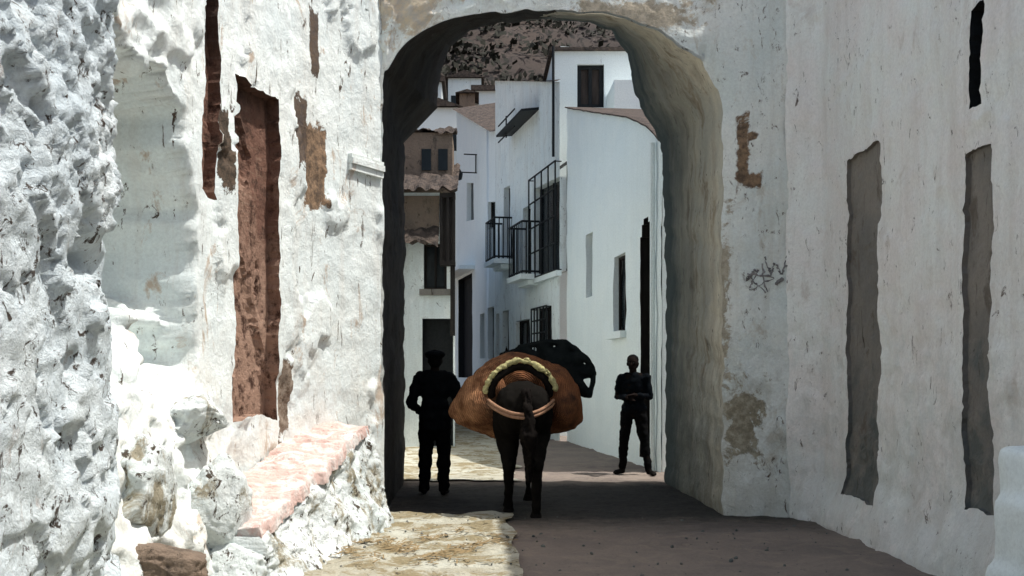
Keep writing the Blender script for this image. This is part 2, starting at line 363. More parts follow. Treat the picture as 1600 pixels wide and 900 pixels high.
V = []; Fc = []; nx, ny = 130, 160
def hz(x, y):
    h = (y-38)*.62 + 5*noise.fractal(Vector((x*.03, y*.03, 1)), 1, 2, 6); f = (h/3.6) % 1
    return h + 1.7*(f**3-f)
for j in range(ny+1):
    for i in range(nx+1):
        x = -90+180*i/nx; y = 38+160*j/ny; V.append((x, y, max(-1, hz(x, y))))
for j in range(ny):
    for i in range(nx):
        a = j*(nx+1)+i; Fc.append((a, a+1, a+nx+2, a+nx+1))
tag(link('hills', mesh(V, Fc), M['hill'], None, True), kind='structure')
mb = MB()
for k in range(1500):
    y = random.uniform(50, 150); x = random.uniform(-.08, .2)*y; r = random.uniform(.4, 1.2); zz = hz(x, y)
    for q in range(14):
        c = Vector((x, y, zz+r*.4))+Vector((random.gauss(0,.5), random.gauss(0,.5), random.gauss(0,.4)))*r
        a = Vector((random.uniform(-1,1), random.uniform(-1,1), random.uniform(-1,1))).normalized()*r*.3
        b = a.orthogonal().normalized()*r*.25; n = len(mb.v); mb.v += [c-a, c+b, c+a, c-b]; mb.f.append((n,n+1,n+2,n+3))
tag(mb.build('hillside_scrub', M['shrub']), 'dark dry scrub covering the hillside above the white houses', 'scrub', kind='stuff')

# ------------------------------------------------------------------ town gate
front = [(598,808),(598,450),(598,150),(608,105),(636,66),(678,40),(725,26),(790,19),(860,17),(930,20),(990,32),(1040,53),(1085,85),(1115,125),(1130,175),(1131,450),(1131,808)]
back  = [(632,757),(632,400),(632,222),(684,168),(687,115),(703,74),(735,47),(790,33),(860,29),(920,33),(955,48),(980,84),(990,130),(998,170),(1034,222),(1040,400),(1040,757)]
YF, YB = 10.42, 13.6
fp = [P(x, y, YF) for x, y in front]; bp_ = [P(x, y, YB) for x, y in back]
for L in (fp, bp_): L[0].z = 0; L[-1].z = 0
outer = []
for k, q in enumerate(fp):
    if k <= 2: outer.append(Vector((-1.15, YF, q.z)))
    elif k >= 14: outer.append(Vector((3.46, YF, q.z)))
    else: outer.append(Vector((-1.15+4.61*(k-3)/10, YF, 7.0)))
def cr(L, k, t):
    p0, p1, p2, p3 = L[max(k-1,0)], L[k], L[k+1], L[min(k+2,len(L)-1)]
    return .5*((2*p1)+(p2-p0)*t+(2*p0-5*p1+4*p2-p3)*t*t+(3*p1-p0-3*p2+p3)*t**3)
FP, BP, OP = [], [], []
for k in range(16):
    n = max(6, int((fp[k+1]-fp[k]).length/.035))
    for i in range(n):
        t = i/n; lin = k in (0, 15)
        FP.append(fp[k].lerp(fp[k+1], t) if lin else cr(fp, k, t)); BP.append(bp_[k].lerp(bp_[k+1], t)); OP.append(outer[k].lerp(outer[k+1], t))
FP.append(fp[-1]); BP.append(bp_[-1]); OP.append(outer[-1])
for i, q in enumerate(FP):
    n1 = noise.fractal(q*5, 1, 2, 4)*.024; q.x += n1; q.z += n1 if 0 < i < len(FP)-1 and q.z > 3 else 0
for i, q in enumerate(BP):
    n1 = noise.fractal(q*4, 1, 2, 4)*.03; q.x += n1; q.z += n1 if q.z > 3 else 0
gate = empty('town_gate', (0.8, YF, 0), 'massive whitewashed stone gateway with a round arch spanning the lane', 'gateway')
def strips(A, B, m, fn, power=1.0):
    V = []; Fc = []; n = len(A)
    for i in range(n):
        for j in range(m+1):
            t = (j/m)**power; q = A[i].lerp(B[i], t); V.append(fn(q, t, (B[i]-A[i]).length*t))
    for i in range(n-1):
        for j in range(m): a = i*(m+1)+j; Fc.append((a, a+1, a+m+2, a+m+1))
    return V, Fc
def facedisp(q, t, dist):
    fade = min(1, dist/.12); leftw = max(0, min(1, (1.6-q.x)/1.6))
    d = .018*noise.fractal(q*2.2, 1, 2, 6)+(.010+.06*leftw)*(noise.ridged_multi_fractal(q*4.5, 1, 2, 5, 1, 2)-1.0)*.7
    r = q.copy(); r.y -= fade*d + .015
    if r.x > 2.5: r.y -= .06*max(0, 1-q.z/.7)*fade
    if r.x > 2.3: r.y += .07*max(0, 1-dist/.28)**2     # worn arris
    return r
V, Fc = strips(FP, OP, 64, facedisp, 1.3)
gf = link('masonry_face', mesh(V, Fc), M['gate'], gate, True)
bvh = BVHTree.FromPolygons([tuple(v) for v in V], Fc)
def vd(q, t, dist):
    k = .05 if q.x < .8 else .022
    r = q.copy(); s = min(1, t*8)*min(1, (1-t)*8)*noise.fractal(q*2.0, 1, 2, 5)*k
    if q.x > .8: r.y += .055*max(0, 1-t*12)
    cdir = Vector((.8-q.x, 0, 2.5-q.z)).normalized(); return r+cdir*s
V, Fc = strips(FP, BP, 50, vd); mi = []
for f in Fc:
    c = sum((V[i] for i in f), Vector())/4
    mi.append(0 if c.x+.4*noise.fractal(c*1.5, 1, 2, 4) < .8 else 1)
link('vault_lining', mesh(V, Fc), [M['vault_shade'], M['reveal']], gate, True, mi)
OB = [Vector((q.x, YB, q.z)) for q in OP]
for q in OB:
    if q.x <= -1.1: q.x = -2.4
    if q.x >= 3.4: q.x = 3.9
V, Fc = strips(BP, OB, 4, lambda q, t, d: q)
link('rear_face', mesh(V, Fc), M['house2'], gate)
mb = MB(); mb.box((-2.4, YF+.03, 6.9), (3.9, YB-.01, 7.0)); mb.build('gate_roof', M['gate'], gate)
s0 = Fac((-.95,10.42), (-1.262,9.9), -1)
mb = MB()
for (z0, z1, o) in ((3.44,3.50,.025),(3.503,3.56,.045),(3.563,3.60,.03)): s0.box(mb, .02, s0.L*.9, z0, z1, -.05, o)
imp = mb.build('impost_moulding', M['left'], gate)
def stroke(pl, r, jit=1.5):
    mb = MB(); pts = []
    for a, b in zip(pl, pl[1:]):
        for i in range(8):
            t = i/8; pts.append((a[0]+(b[0]-a[0])*t, a[1]+(b[1]-a[1])*t))
    pts.append(pl[-1]); W = []
    for x, y in pts:
        o = Vector((0,0,CH)); x += random.uniform(-jit,jit); y += random.uniform(-jit,jit); d = (P(x, y, YF)-o).normalized(); h = bvh.ray_cast(o, d)
        if h[0]: W.append(h[0]-d*.001)
    if len(W) > 1: mb.tube(W, [r*random.uniform(.2,1.6) for _ in W], 5); mb.build('scratched_mark', M['paint'], gate)
star = [(1186+27*math.cos(math.radians(-82+144*k))*.95, 437+25*math.sin(math.radians(-82+144*k))) for k in range(6)]
for a, b in zip(star, star[1:]):
    t0, t1 = random.uniform(0, .15), random.uniform(.75, 1.0); stroke([(a[0]+(b[0]-a[0])*t0, a[1]+(b[1]-a[1])*t0), (a[0]+(b[0]-a[0])*t1, a[1]+(b[1]-a[1])*t1)], .010, 2)
stroke([(1194,402),(1205,430),(1211,410)], .010, 2); stroke([(1213,414),(1221,428),(1232,394)], .010, 2)
for a, b in (((1166,438),(1180,422)),((1236,402),(1246,391)),((1240,420),(1252,411)),((1236,388),(1246,382)),((1250,381),(1262,372)),((1262,390),(1272,381)),((1256,404),(1266,398)),((1268,411),(1288,401)),((1260,372),(1268,368)),((1244,400),(1250,394)),((1212,444),(1222,436)),((1276,392),(1284,388)),((1228,416),(1236,412))):
    stroke([a, ((a[0]+b[0])/2+1, (a[1]+b[1])/2-1), b], .015)

# ------------------------------------------------------------------ left walls
def sstep(a, b, x): t = max(0, min(1, (x-a)/(b-a))); return t*t*(3-2*t)
def ldisp(p, u, z):
    y = p.y
    amp = .006+.045*sstep(7.7, 6.8, y)
    if z < 1.3: amp += .02*sstep(1.3, .6, z)*sstep(9.8, 9, y)
    pe = noise.fractal(Vector((p.x*1.2, p.y*1.2, p.z*.7)), 1, 2, 5)
    d = amp*(noise.ridged_multi_fractal(p*3.2, 1, 2.1, 5, 1, 2)-1) + .010*noise.fractal(p*4, 1, 2, 3) + .032*(sstep(.10, .115, pe)-.5*sstep(.03, .01, pe))
    if y < 8.2:
        ax = sstep(7.60, 7.47, y+.16*noise.fractal(p*2, 1, 2, 3)+.13*(z-2)); zt = 3.4+.45*noise.fractal(p*1.7, 1, 2, 3); az = sstep(zt+.07, zt-.05, z)*sstep(1.25, 2.1, z+.5*noise.fractal(p*2.3, 1, 2, 3))
        d -= .85*ax*az
        if z < 2.2:
            b = noise.fractal(p*1.8, 1, 2, 5); b2 = math.floor(b*7)/7*.6+b*.4   # broken ledges
            d += (.36+.22*b2)*sstep(1.6, .2, z+.35*b)*sstep(8.1, 7.2, y)
    return d*min(1, (10.5-y)/.15)
o12 = (Vector(Lp[1])-Vector(Lp[0])).length; o23 = o12+f12.L
def R(f, off, *a):
    u0, u1, z0, z1 = f.rect(*a); return (u0+off, u1+off, z0, z1)
r1 = R(f23, o23, 367, 432, 132, 655); r2 = R(f23, o23, 320, 343, -80, 305)
rub = empty('plaster_wall', (-1.5, 9, 0), 'crumbling sunlit whitewashed wall left of the arch with a tall bare brick strip', 'wall')
grid_wall('wall_face', Lp, -.05, 7, .030, ldisp, M['left'], rub, side=-1, warp=.06, holes=[
    dict(name='exposed_brick', r=r1, depth=.12, mat=M['brick'], side_wall=False),
    dict(name='brick_crack', r=r2, depth=.10, mat=M['brick'], side_wall=False)])
def pdisp(p, u, z):
    q = Vector((p.x, p.y, p.z+3))
    k = .35+.65*sstep(1.9, 2.4, z+.3*noise.noise(q*1.5))
    d = .055*k*(noise.ridged_multi_fractal(Vector((q.x*4, q.y*4.2, q.z*5)), .8, 2.3, 6, 1, 2)-1.2)+.05*noise.fractal(q*1.4, 1, 2, 4)
    pe = noise.fractal(q*1.1+Vector((0,0,9)), 1, 2, 5); d += .045*(sstep(.02, .03, pe))
    pe = noise.fractal(q*1.9+Vector((5,0,9)), 1, 2, 5); d += .03*(sstep(.08, .09, pe))
    if 1.7 < z < 2.4:
        hy = (p.y-5.2)/.24+.5*noise.noise(q*6); h2 = (p.z-2.03)/.07+.5*noise.noise(q*5)
        d -= .30*math.exp(-(hy*hy+h2*h2)*.8)
    return d
grid_wall('stone_pier', [(-2.45,5.75),(-2.05,5.66),(-1.97,5.35),(-2.0,3.2)], -.05, 4.6, .022, pdisp, M['rock'], None, side=-1)
tag(bpy.data.objects['stone_pier'], 'rough lumpy whitewashed stone pier nearest the camera at the left edge', 'stone pier')

par = empty('sloping_parapet', (-1.3, 8.3, 0), 'low whitewashed ramp wall topped by sloping salmon pink bricks beside the arch', 'low wall')
A = Vector((-1.17, 9.72, 1.04)); B = Vector((-1.62, 6.95, .42)); ax = (B-A).normalized(); sd = Vector((ax.y, -ax.x, 0)).normalized()
if sd.x < 0: sd = -sd
up = ax.cross(sd); up = up if up.z > 0 else -up
V = []; Fc = []; nu, nv = 130, 44
for i in range(nu+1):
    c = A.lerp(B, i/nu)
    for j in range(nv+1):
        t = j/nv
        zz = (c.z-.07)*(1-t); off = .13+.25*t
        q = Vector((c.x, c.y, 0))+sd*off; q.z = zz; b = noise.fractal(q*2.6, 1, 2, 5)
        dd = .03*(noise.ridged_multi_fractal(q*5, 1, 2, 5, 1, 2)-1)+.10*(math.floor(b*6)/6*.6+b*.4)
        V.append(q+sd*dd)
for i in range(nu):
    for j in range(nv): a = i*(nv+1)+j; Fc.append((a, a+nv+1, a+nv+2, a+1))
n = len(V)
for j in range(nv+1): V.append(Vector((B.x, B.y, (B.z-.07)*(1-j/nv)))-sd*.45)
for j in range(nv): Fc.append((nu*(nv+1)+j, n+j, n+j+1, nu*(nv+1)+j+1))
link('parapet_base', mesh(V, Fc), M['rubble'], par, True)
V = []; Fc = []; nu, nv = 260, 44; LL = (B-A).length
for i in range(nu+1):
    s = i/nu*LL; c = A.lerp(B, i/nu); fe = sstep(0, .25, s)
    bi = int(s/.115); ph = (s/.115) % 1; gr = math.exp(-min(ph, 1-ph)**2/.012)
    rnd = noise.noise(Vector((bi*7.3, 1.5, 0)))
    for j in range(nv+1):
        t = j/nv; o = -.42+(.52+.06*fe+.04*rnd)*min(t/.7, 1) 
        q = c+sd*o; wear = noise.fractal(q*3.5, 1, 2, 6); w2 = max(0, noise.fractal(q*1.7+Vector((9,0,0)), 1, 2, 4))
        q = q+up*(-.018*gr*max(0, .6+1.3*wear)+.008*rnd+.04*wear-.06*w2-.05*(1-fe))
        if t > .7: q = q-up*(.10*((t-.7)/.3)**1.3)+sd*(.02*math.sin((t-.7)/.3*1.57)-.03*wear)
        V.append(q)
for i in range(nu):
    for j in range(nv): a = i*(nv+1)+j; Fc.append((a, a+nv+1, a+nv+2, a+1))
n = len(V)
for j in range(nv+1): V.append(V[nu*(nv+1)+j]-up*.12)
for j in range(nv): Fc.append((nu*(nv+1)+j, n+j, n+j+1, nu*(nv+1)+j+1))
link('brick_coping', mesh(V, Fc), M['pink'], par, True)

def rock(name, c, r, mat, seed, cuts=9, sub=5):
    rng = random.Random(seed); bm = bmesh.new(); bmesh.ops.create_icosphere(bm, subdivisions=sub, radius=1)
    pl = [(Vector((rng.gauss(0,1), rng.gauss(0,1), rng.gauss(0,1))).normalized(), rng.uniform(.5,.8)) for _ in range(cuts)]
    for v in bm.verts:
        q = v.co*(1+.25*noise.fractal(v.co*1.4+Vector((seed,0,0)), 1, 2, 6))
        for n, d in pl:
            e = q.dot(n)-d
            if e > 0: q -= n*e*.8
        q += q.normalized()*(.05*(noise.ridged_multi_fractal(v.co*2.6+Vector((0,seed,0)), 1, 2, 6, 1, 2)-1))
        v.co = Vector((q.x*r[0], q.y*r[1], q.z*r[2]))*1.3 + Vector(c)
    me = bpy.data.meshes.new('r'); bm.to_mesh(me); bm.free(); return link(name, me, mat, None, True)
rocks = [((235,885,6.1),(.26,.25,.12),M['ochre'],'flat grey brown broken stone at the foot of the stone pier'),
 ((335,800,7.0),(.17,.22,.30),M['rubble'],'tall whitewashed rock just left of the pink brick coping'),
 ((295,655,7.15),(.26,.24,.14),M['rubble'],'whitewashed slab of stone jutting from the wall below the bare brick strip'),
 ((215,765,6.4),(.26,.26,.26),M['rubble'],'white rock between the stone pier and the ramp wall'),
 ((370,890,7.0),(.26,.24,.15),M['rubble'],'white rock lying at the lower end of the ramp wall')]
for k, (c, r, m_, lab) in enumerate(rocks): tag(rock('rock', P(*c), r, m_, k*3+1), lab, 'rock')

mb = MB()
for k in range(1000):
    px = random.gauss(650, 100); py = random.gauss(866, 14)
    if not (440 < px < 800 and 825 < py < 899): continue
    if noise.noise(Vector((px*.02, py*.06, 0))) < -.05: continue
    d = CH*F/(py-CY); c = Vector(((px-CX)/F*d, d, .055+random.uniform(0,.015))); a = random.gauss(0, .7); l = random.uniform(.02, .07)
    t = Vector((math.cos(a), math.sin(a), random.uniform(-.1,.2)))*l; s = Vector((-math.sin(a), math.cos(a), 0))*.006
    n = len(mb.v); mb.v += [c-t-s, c+t-s, c+t+s+Vector((0,0,.004)), c-t+s]; mb.f.append((n,n+1,n+2,n+3))
tag(mb.build('straw_litter', M['straw']), 'scattered brown straw on the pale ground at the foot of the arch', 'straw', kind='stuff')
bm = bmesh.new()
for k in range(260):
    y = random.uniform(6.5, 10.3); x = random.uniform(-1.5, 3.2); r = random.choice((.005,.008,.010,.016))*random.uniform(.6,1.2)
    bmesh.ops.create_icosphere(bm, subdivisions=1, radius=r, matrix=Matrix.Translation((x, y, .05 if x < .3 else .014)) @ Euler((random.random()*3, random.random()*3, 0)).to_matrix().to_4x4() @ Matrix.Diagonal((1,1.4,.7,1)))
me = bpy.data.meshes.new('pb'); bm.to_mesh(me); bm.free()
tag(link('pebbles', me, M['greybrown']), 'small loose stones scattered over the lane', 'pebbles', kind='stuff')

# ------------------------------------------------------------------ right wall
Rp = [(3.16,10.41),(3.40,10.02),(3.43,9.6),(3.4,1.0)]
fr = Fac(Rp[2], Rp[3], 1)
sgn = 1 if fr.n.x < 0 else -1
offr = sum((Vector(Rp[i+1])-Vector(Rp[i])).length for i in (0, 1))
def rdisp(p, u, z):
    d = .022*noise.fractal(p*1.5, 1, 2, 6)+.012*(noise.ridged_multi_fractal(p*5, 1, 2, 5, 1, 2)-1)
    d += .14*sstep(.6, 0, z+.25*noise.noise(p*2))*min(1, u/.3)
    pe = noise.fractal(p*1.2+Vector((3,1,0)), 1, 2, 5); d += .012*sstep(.06, .075, pe)
    return d
q1 = R(fr, offr, 1324, 1375, 236, 780); q2 = R(fr, offr, 1507, 1550, 240, 800); q3 = R(fr, offr, 1518, 1540, 10, 168)
sw = empty('buttress_wall', (3.4, 7, 0), 'shaded greyish plaster wall at right with two tall brown slots', 'wall')
grid_wall('wall_face', Rp, -.05, 6.9, .035, rdisp, M['side'], sw, side=sgn, warp=.05, holes=[
    dict(name='tall_slot', r=q1, depth=.04, mat=M['greybrown'], side_wall=False),
    dict(name='tall_slot', r=q2, depth=.04, mat=M['greybrown'], side_wall=False),
    dict(name='dark_slit', r=q3, depth=.2, mat=M['black'], side_wall=False)])
mb = MB(); mb.box((3.65, 1.0, 0), (8, 10.4, 6.88)); mb.build('wall_core', M['side'], sw)
tag(blob('mounting_block', [('b', (3.42,5.75,.50), (.50,.95,1.0)), ('b', (3.40,5.7,.35), (.58,1.0,.7)), ('b', (3.40,5.7,.15), (.66,1.05,.30))], .03, M['house'], None, 10, .03, 2), 'bright whitewashed stone block with a straight edge at the lower right corner', 'stone block')

# ------------------------------------------------------------------ houses beyond
def hwall(f, name, zt, mat, parent, holes=(), topf=None, step=.25, amp=.012):
    sg = 1 if (Fac(f.A, f.B, 1).n-f.n).length < .1 else -1
    return grid_wall(name, [f.A, f.B], 0, zt, step, lambda p, u, z: amp*noise.fractal(p*1.5, 1, 2, 4), mat, parent, holes, side=sg, topf=topf)
def toward(f):
    mid = (f.A+f.B)/2
    if f.n.dot(Vector((.2, 5))-mid) < 0: f.n = -f.n
    return f
def window(f, r, depth, parent, glassm, framem=None, bars=0, surround=None, fr=.05, mull=1):
    wn = empty('window', f.pos((r[0]+r[1])/2, r[2]), None); wn.parent = parent
    wn.location = wn.location-Vector(parent.location)
    h = dict(name='pane', r=r, depth=depth, mat=glassm, parent=wn)
    if framem:
        mb = MB(); a, b, c, d = r; o0, o1 = -depth+.01, -depth+.05
        f.box(mb, a, a+fr, c, d, o0, o1); f.box(mb, b-fr, b, c, d, o0, o1); f.box(mb, a+fr+.001, b-fr-.001, c, c+fr, o0, o1); f.box(mb, a+fr+.001, b-fr-.001, d-fr, d, o0, o1)
        for k in range(mull):
            m = a+(b-a)*(k+1)/(mull+1); f.box(mb, m-fr*.4, m+fr*.4, c+fr+.001, d-fr-.001, o0, o1)
        mb.build('frame', framem, wn)
    if bars:
        mb = MB(); a, b, c, d = r
        for k in range(bars+1): 
            u = a+(b-a)*k/bars; mb.tube([f.pos(u, c, .12), f.pos(u, d, .12)], .02, 5)
        for k in range(5):
            z = c+(d-c)*(k+.02)/4.04; mb.tube([f.pos(a, z, .12), f.pos(b, z, .12)], .02, 5)
        for u in (a, b):
            for z in (c+.02, d-.02): mb.tube([f.pos(u, z, -.02), f.pos(u, z, .12)], .014, 5)
        mb.build('grille', M['black'], wn)
    if surround:
        mb = MB(); a, b, c, d = r; f.box(mb, a-.08, b+.08, c-.12, c-.003, .002, .12); mb.build('sill', surround, wn)
    return h
def balcony(f, r, parent, depth=.5):
    a, b, c, d = r; bl = empty('balcony', (0,0,0)); bl.parent = parent; bl.location = f.pos((a+b)/2, c)-Vector(parent.location)
    mb = MB(); f.box(mb, a-.05, b+.05, c-.12, c, -.02, depth+.05); f.box(mb, a+.1, b-.1, c-.24, c-.123, -.02, depth*.6); mb.build('slab', M['house'], bl)
    mb = MB(); n = max(4, int((b-a)/.16))
    path = [f.pos(a, 0, 0), f.pos(a, 0, depth), f.pos(b, 0, depth), f.pos(b, 0, 0)]
    for z in (c+.06, d): mb.tube([q+Vector((0,0,z)) for q in path], .025, 5)
    for s, e, k in ((0,1,4),(1,2,n),(2,3,4)):
        for i in range(k+1):
            q = path[s].lerp(path[e], i/k); mb.tube([q+Vector((0,0,c)), q+Vector((0,0,d))], .014, 4)
    mb.build('railing', M['black'], bl)
    return bl

hA = empty('corner_house', (2.7, 18, 0), 'tall plain white house wall with one slit and one small window behind the standing person', 'house')
fA = toward(Fac((2.72,15.0), (1.95,22.0)))
tp = [(1035,222),(1018,200),(985,184),(930,176),(871,166)]
TU = [(fA.u(a), fA.z(a, b)) for a, b in tp]
def tA(u):
    if u <= TU[0][0]: return TU[0][1]
    for (a, b), (c, d) in zip(TU, TU[1:]):
        if u <= c: return b+(d-b)*(u-a)/(c-a)
    return TU[-1][1]
ra = fA.rect(916,926,362,464); rb = fA.rect(958,978,398,518); rc = fA.rect(1000,1019,340,700)
hs = [window(fA, ra, .15, hA, M['black']), window(fA, rb, .15, hA, M['glass'], M['wood'], surround=M['house']),
      dict(name='door', r=(rc[0], rc[1], .15, rc[3]), depth=.18, mat=M['wood'], side_wall=False, mask=lambda u, z: z < rc[3]-.5+.5*math.sqrt(max(0, 1-((u-(rc[0]+rc[1])/2)/((rc[1]-rc[0])/2))**2)))]
hwall(fA, 'wall', 7.4, M['house'], hA, hs, topf=tA, step=.09, amp=.02)
V = []; Fc = []; k = 30
for i in range(k+1):
    u = fA.L*i/k; wv = .02*noise.noise(Vector((u*3,0,0))); V.append(fA.pos(u, tA(u)-.005+wv, .05)); V.append(fA.pos(u, tA(u)+.02+wv, .045)); V.append(fA.pos(u, tA(u)+.02, -3))
for i in range(k):
    for q in (0, 1): Fc.append((3*i+q, 3*i+3+q, 3*i+4+q, 3*i+1+q))
link('roof', mesh(V, Fc), M['roof'], hA)
mb = MB(); mb.box((2.73, 15.0, 0), (5.5, 15.05, 4.8)); mb.build('end_wall', M['house'], hA)
mb = MB(); mb.tube([fA.pos(.28, 0, .06), fA.pos(.28, 4.9, .06)], .04, 8); mb.build('drainpipe', M['house'], hA)

hD = empty('upper_house', (2.8, 24, 0), 'square white upper house with a single dark brown window above the lane', 'house')
fD = toward(Fac((1.80,24.0), (4.4,24.0)))
rd = fD.rect(902,944,100,168)
hwall(fD, 'wall', fD.z(900,80), M['house'], hD, [window(fD, rd, .15, hD, M['brownwood'], M['black'], fr=.10, mull=1)], step=.2)
mb = MB(); mb.box((1.802,24.3,0),(4.4,29,fD.z(900,80)-.02)); mb.build('body', M['house'], hD)
mb = MB(); zt = fD.z(900,80); mb.box((1.72,23.9,zt),(4.5,29.1,zt+.07)); mb.build('roof', M['roof'], hD)
mb = MB(); mb.box((3.05,22.6,6.0),(4.4,23.98,7.95)); mb.build('side_wing', M['house'], hD)

hB = empty('balcony_house', (1, 25, 0), 'white house with iron balconies and a tall barred window', 'house')
fB = toward(Fac((1.80,22.1), (.53,28.4)))
def lin(f, a, b):
    (u0, z0), (u1, z1) = (f.u(a[0]), f.z(*a)), (f.u(b[0]), f.z(*b)); return lambda u: z0+(z1-z0)*(u-u0)/(u1-u0)
rw = [fB.rect(834,876,266,430), fB.rect(817,829,318,436), fB.rect(787,797,285,408), fB.rect(806,828,500,545), fB.rect(838,862,480,560), fB.rect(785,795,485,600), fB.rect(775,780,490,560)]
hs = [window(fB, rw[0], .2, hB, M['glass'], M['black'], bars=4, surround=M['house']), window(fB, rw[1], .2, hB, M['glass'], M['wood']), window(fB, rw[2], .2, hB, M['glass'], M['wood']),
      window(fB, rw[3], .15, hB, M['glass'], M['wood']), window(fB, rw[4], .15, hB, M['glass'], M['wood'], bars=5), window(fB, rw[5], .15, hB, M['wood']), window(fB, rw[6], .15, hB, M['wood'])]
hwall(fB, 'wall', 9.6, M['house2'], hB, hs, topf=lin(fB, (868,128), (776,126)), step=.15)
tf = lin(fB, (868,128), (776,126))
link('roof', mesh([fB.pos(-.05, tf(0), .08), fB.pos(fB.L, tf(fB.L), .08), fB.pos(fB.L, tf(fB.L)+.05, -1.2), fB.pos(-.05, tf(0)+.05, -.02)], [(0,1,2,3)]), M['roof'], hB)
balcony(fB, fB.rect(822,843,352,432), hB, .42)
balcony(fB, fB.rect(785,800,345,408), hB, .45)
mb = MB(); a = fB.rect(800,842,180,192); f = fB
mb.quadbox([f.pos(a[0],a[2],.0), f.pos(a[1],a[2],.0), f.pos(a[1],a[2]-.05,.42), f.pos(a[0],a[2]-.05,.42), f.pos(a[0],a[2]+.06,.0), f.pos(a[1],a[2]+.06,.0), f.pos(a[1],a[2],.42), f.pos(a[0],a[2],.42)])
mb.build('awning', M['black'], hB)
mb = MB(); mb.tube([fB.pos(.25, 6.2, .07), fB.pos(.25, 8.6, .07)], .03, 8); mb.build('drainpipe', M['black'], hB)
mb = MB(); fB.box(mb, 2.0, 2.6, 8.3, 9.2, -1.2, -.6); mb.build('chimney', M['house'], hB)

hE = empty('end_house', (0, 31, 0), 'narrow white house with a black doorway at the far bend of the lane', 'house')
fE = toward(Fac((.53,28.45), (-.66,34.5)))
rw = [fE.rect(716,738,432,590), fE.rect(729,740,300,352), fE.rect(750,757,490,560), fE.rect(762,772,480,560), fE.rect(762,777,300,350)]
hs = [dict(name='door', r=rw[0], depth=.2, mat=M['black'], parent=hE, side_wall=False)]+[window(fE, r, .15, hE, M['glass']) for r in rw[1:4]]+[window(fE, rw[4], .15, hE, M['glass'], M['wood'])]
tf = lin(fE, (772,205), (716,172))
hwall(fE, 'wall', 9, M['house'], hE, hs, topf=tf, step=.2)
link('roof', mesh([fE.pos(0, tf(0), .15), fE.pos(fE.L, tf(fE.L), .15), fE.pos(fE.L, tf(fE.L)+.8, -4), fE.pos(0, tf(0)+.8, -4)], [(0,1,2,3)]), M['roof'], hE)
mb = MB(); a = fE.rect(705,742,424,430); fE.box(mb, a[0], a[1], a[2], a[2]+.12, .002, .5); mb.build('door_hood', M['house'], hE)
mb = MB(); mb.box((-.9,34.6,0),(-.3,34.8,9)); mb.build('end_wall', M['house'], hE)

hC = empty('shaded_house', (-1.2, 20, 0), 'small house with weathered brown roof, dark square window and dark doorway behind the left person', 'house')
fC = toward(Fac((-2.6,20.0), (-.42,20.0)))
rw = [fC.rect(662,698,380,452), fC.rect(660,708,498,699), fC.rect(640,656,352,372)]
hwall(fC, 'wall', 5.0, M['house2'], hC, [window(fC, rw[0], .2, hC, M['glass'], M['wood'], surround=M['greybrown']), dict(name='door', r=(rw[1][0], rw[1][1], .05, rw[1][3]), depth=.25, mat=M['black'], side_wall=False), window(fC, rw[2], .15, hC, M['glass'])], step=.15, amp=.03)
mb = MB(); mb.quadbox([(-2.6,20.32,0),(-.425,20.32,0),(-.65,30,0),(-2.6,30,0),(-2.6,20.32,4.98),(-.425,20.32,4.98),(-.65,30,4.98),(-2.6,30,4.98)]); mb.build('body', M['house2'], hC)
mb = MB(); mb.box((-.424,20.003,0),(-.42,20.32,4.98)); mb.build('corner', M['house2'], hC)
def tiles(name, x0, x1, y0, y1, za, zb, parent, seed):
    V = []; Fc = []; nx, ny = 70, 16
    for j in range(ny+1):
        for i in range(nx+1):
            x = x0+(x1-x0)*i/nx; y = y0+(y1-y0)*j/ny; s = Vector((x*2.2, j*.5, seed))
            if j == 0: y += .12*noise.noise(Vector((x*7,0,seed)))
            V.append((x, y, za+(zb-za)*j/ny+.035*abs(math.sin((x+.05*noise.noise(s*3))*13))+.14*noise.fractal(s, 1, 2, 4)))
    for j in range(ny):
        for i in range(nx): a = j*(nx+1)+i; Fc.append((a, a+1, a+nx+2, a+nx+1))
    link(name, mesh(V, Fc), M['roof'], parent)
tiles('roof', -2.7, -.36, 19.5, 23.3, 4.95, 6.2, hC, 1)
tiles('lean_to_roof', -2.7, -.72, 19.25, 19.98, 3.9, 4.25, hC, 5)
mb = MB(); mb.box((-1.9,21.6,5.2),(-.5,23.2,6.55)); mb.build('attic', M['ochre'], hC)
mb = MB(); mb.box((-2.6,19.955,4.26),(-.72,19.985,4.93)); mb.build('bare_upper_wall', M['ochre'], hC)
tiles('attic_roof', -2.0, -.42, 21.5, 23.4, 6.55, 6.95, hC, 8)
for x in (-1.15, -.8):
    mb = MB(); mb.box((x,21.57,5.75),(x+.2,21.598,6.2)); mb.build('attic_window', M['glass'], hC)
mb = MB()
for z in (3.55, 4.85): mb.box((-.70,19.65,z),(-.40,19.94,z+.09))
for x in (-.70, -.57, -.45): mb.box((x,19.66,3.641),(x+.05,19.71,4.849))
mb.box((-.68,19.91,3.641),(-.42,19.94,4.849)); mb.box((-.50,19.80,2.2),(-.41,19.94,3.549)); mb.build('wooden_gallery', M['wood'], hC)

lw = empty('bounce_wall', (-1.75, 16.8, 0), 'plain white wall, unseen, added behind the gateway to bounce sunlight onto the houses', 'wall')  # out-of-view wall added so sunlight bounces onto the shaded houses
mb = MB(); mb.box((-2.3,13.62,0),(-1.75,19.2,5.6)); mb.build('wall', M['house'], lw)
mb = MB(); mb.box((-2.35,13.62,5.602),(-1.70,19.2,5.68)); mb.build('bounce_wall_coping', M['roof'], lw)

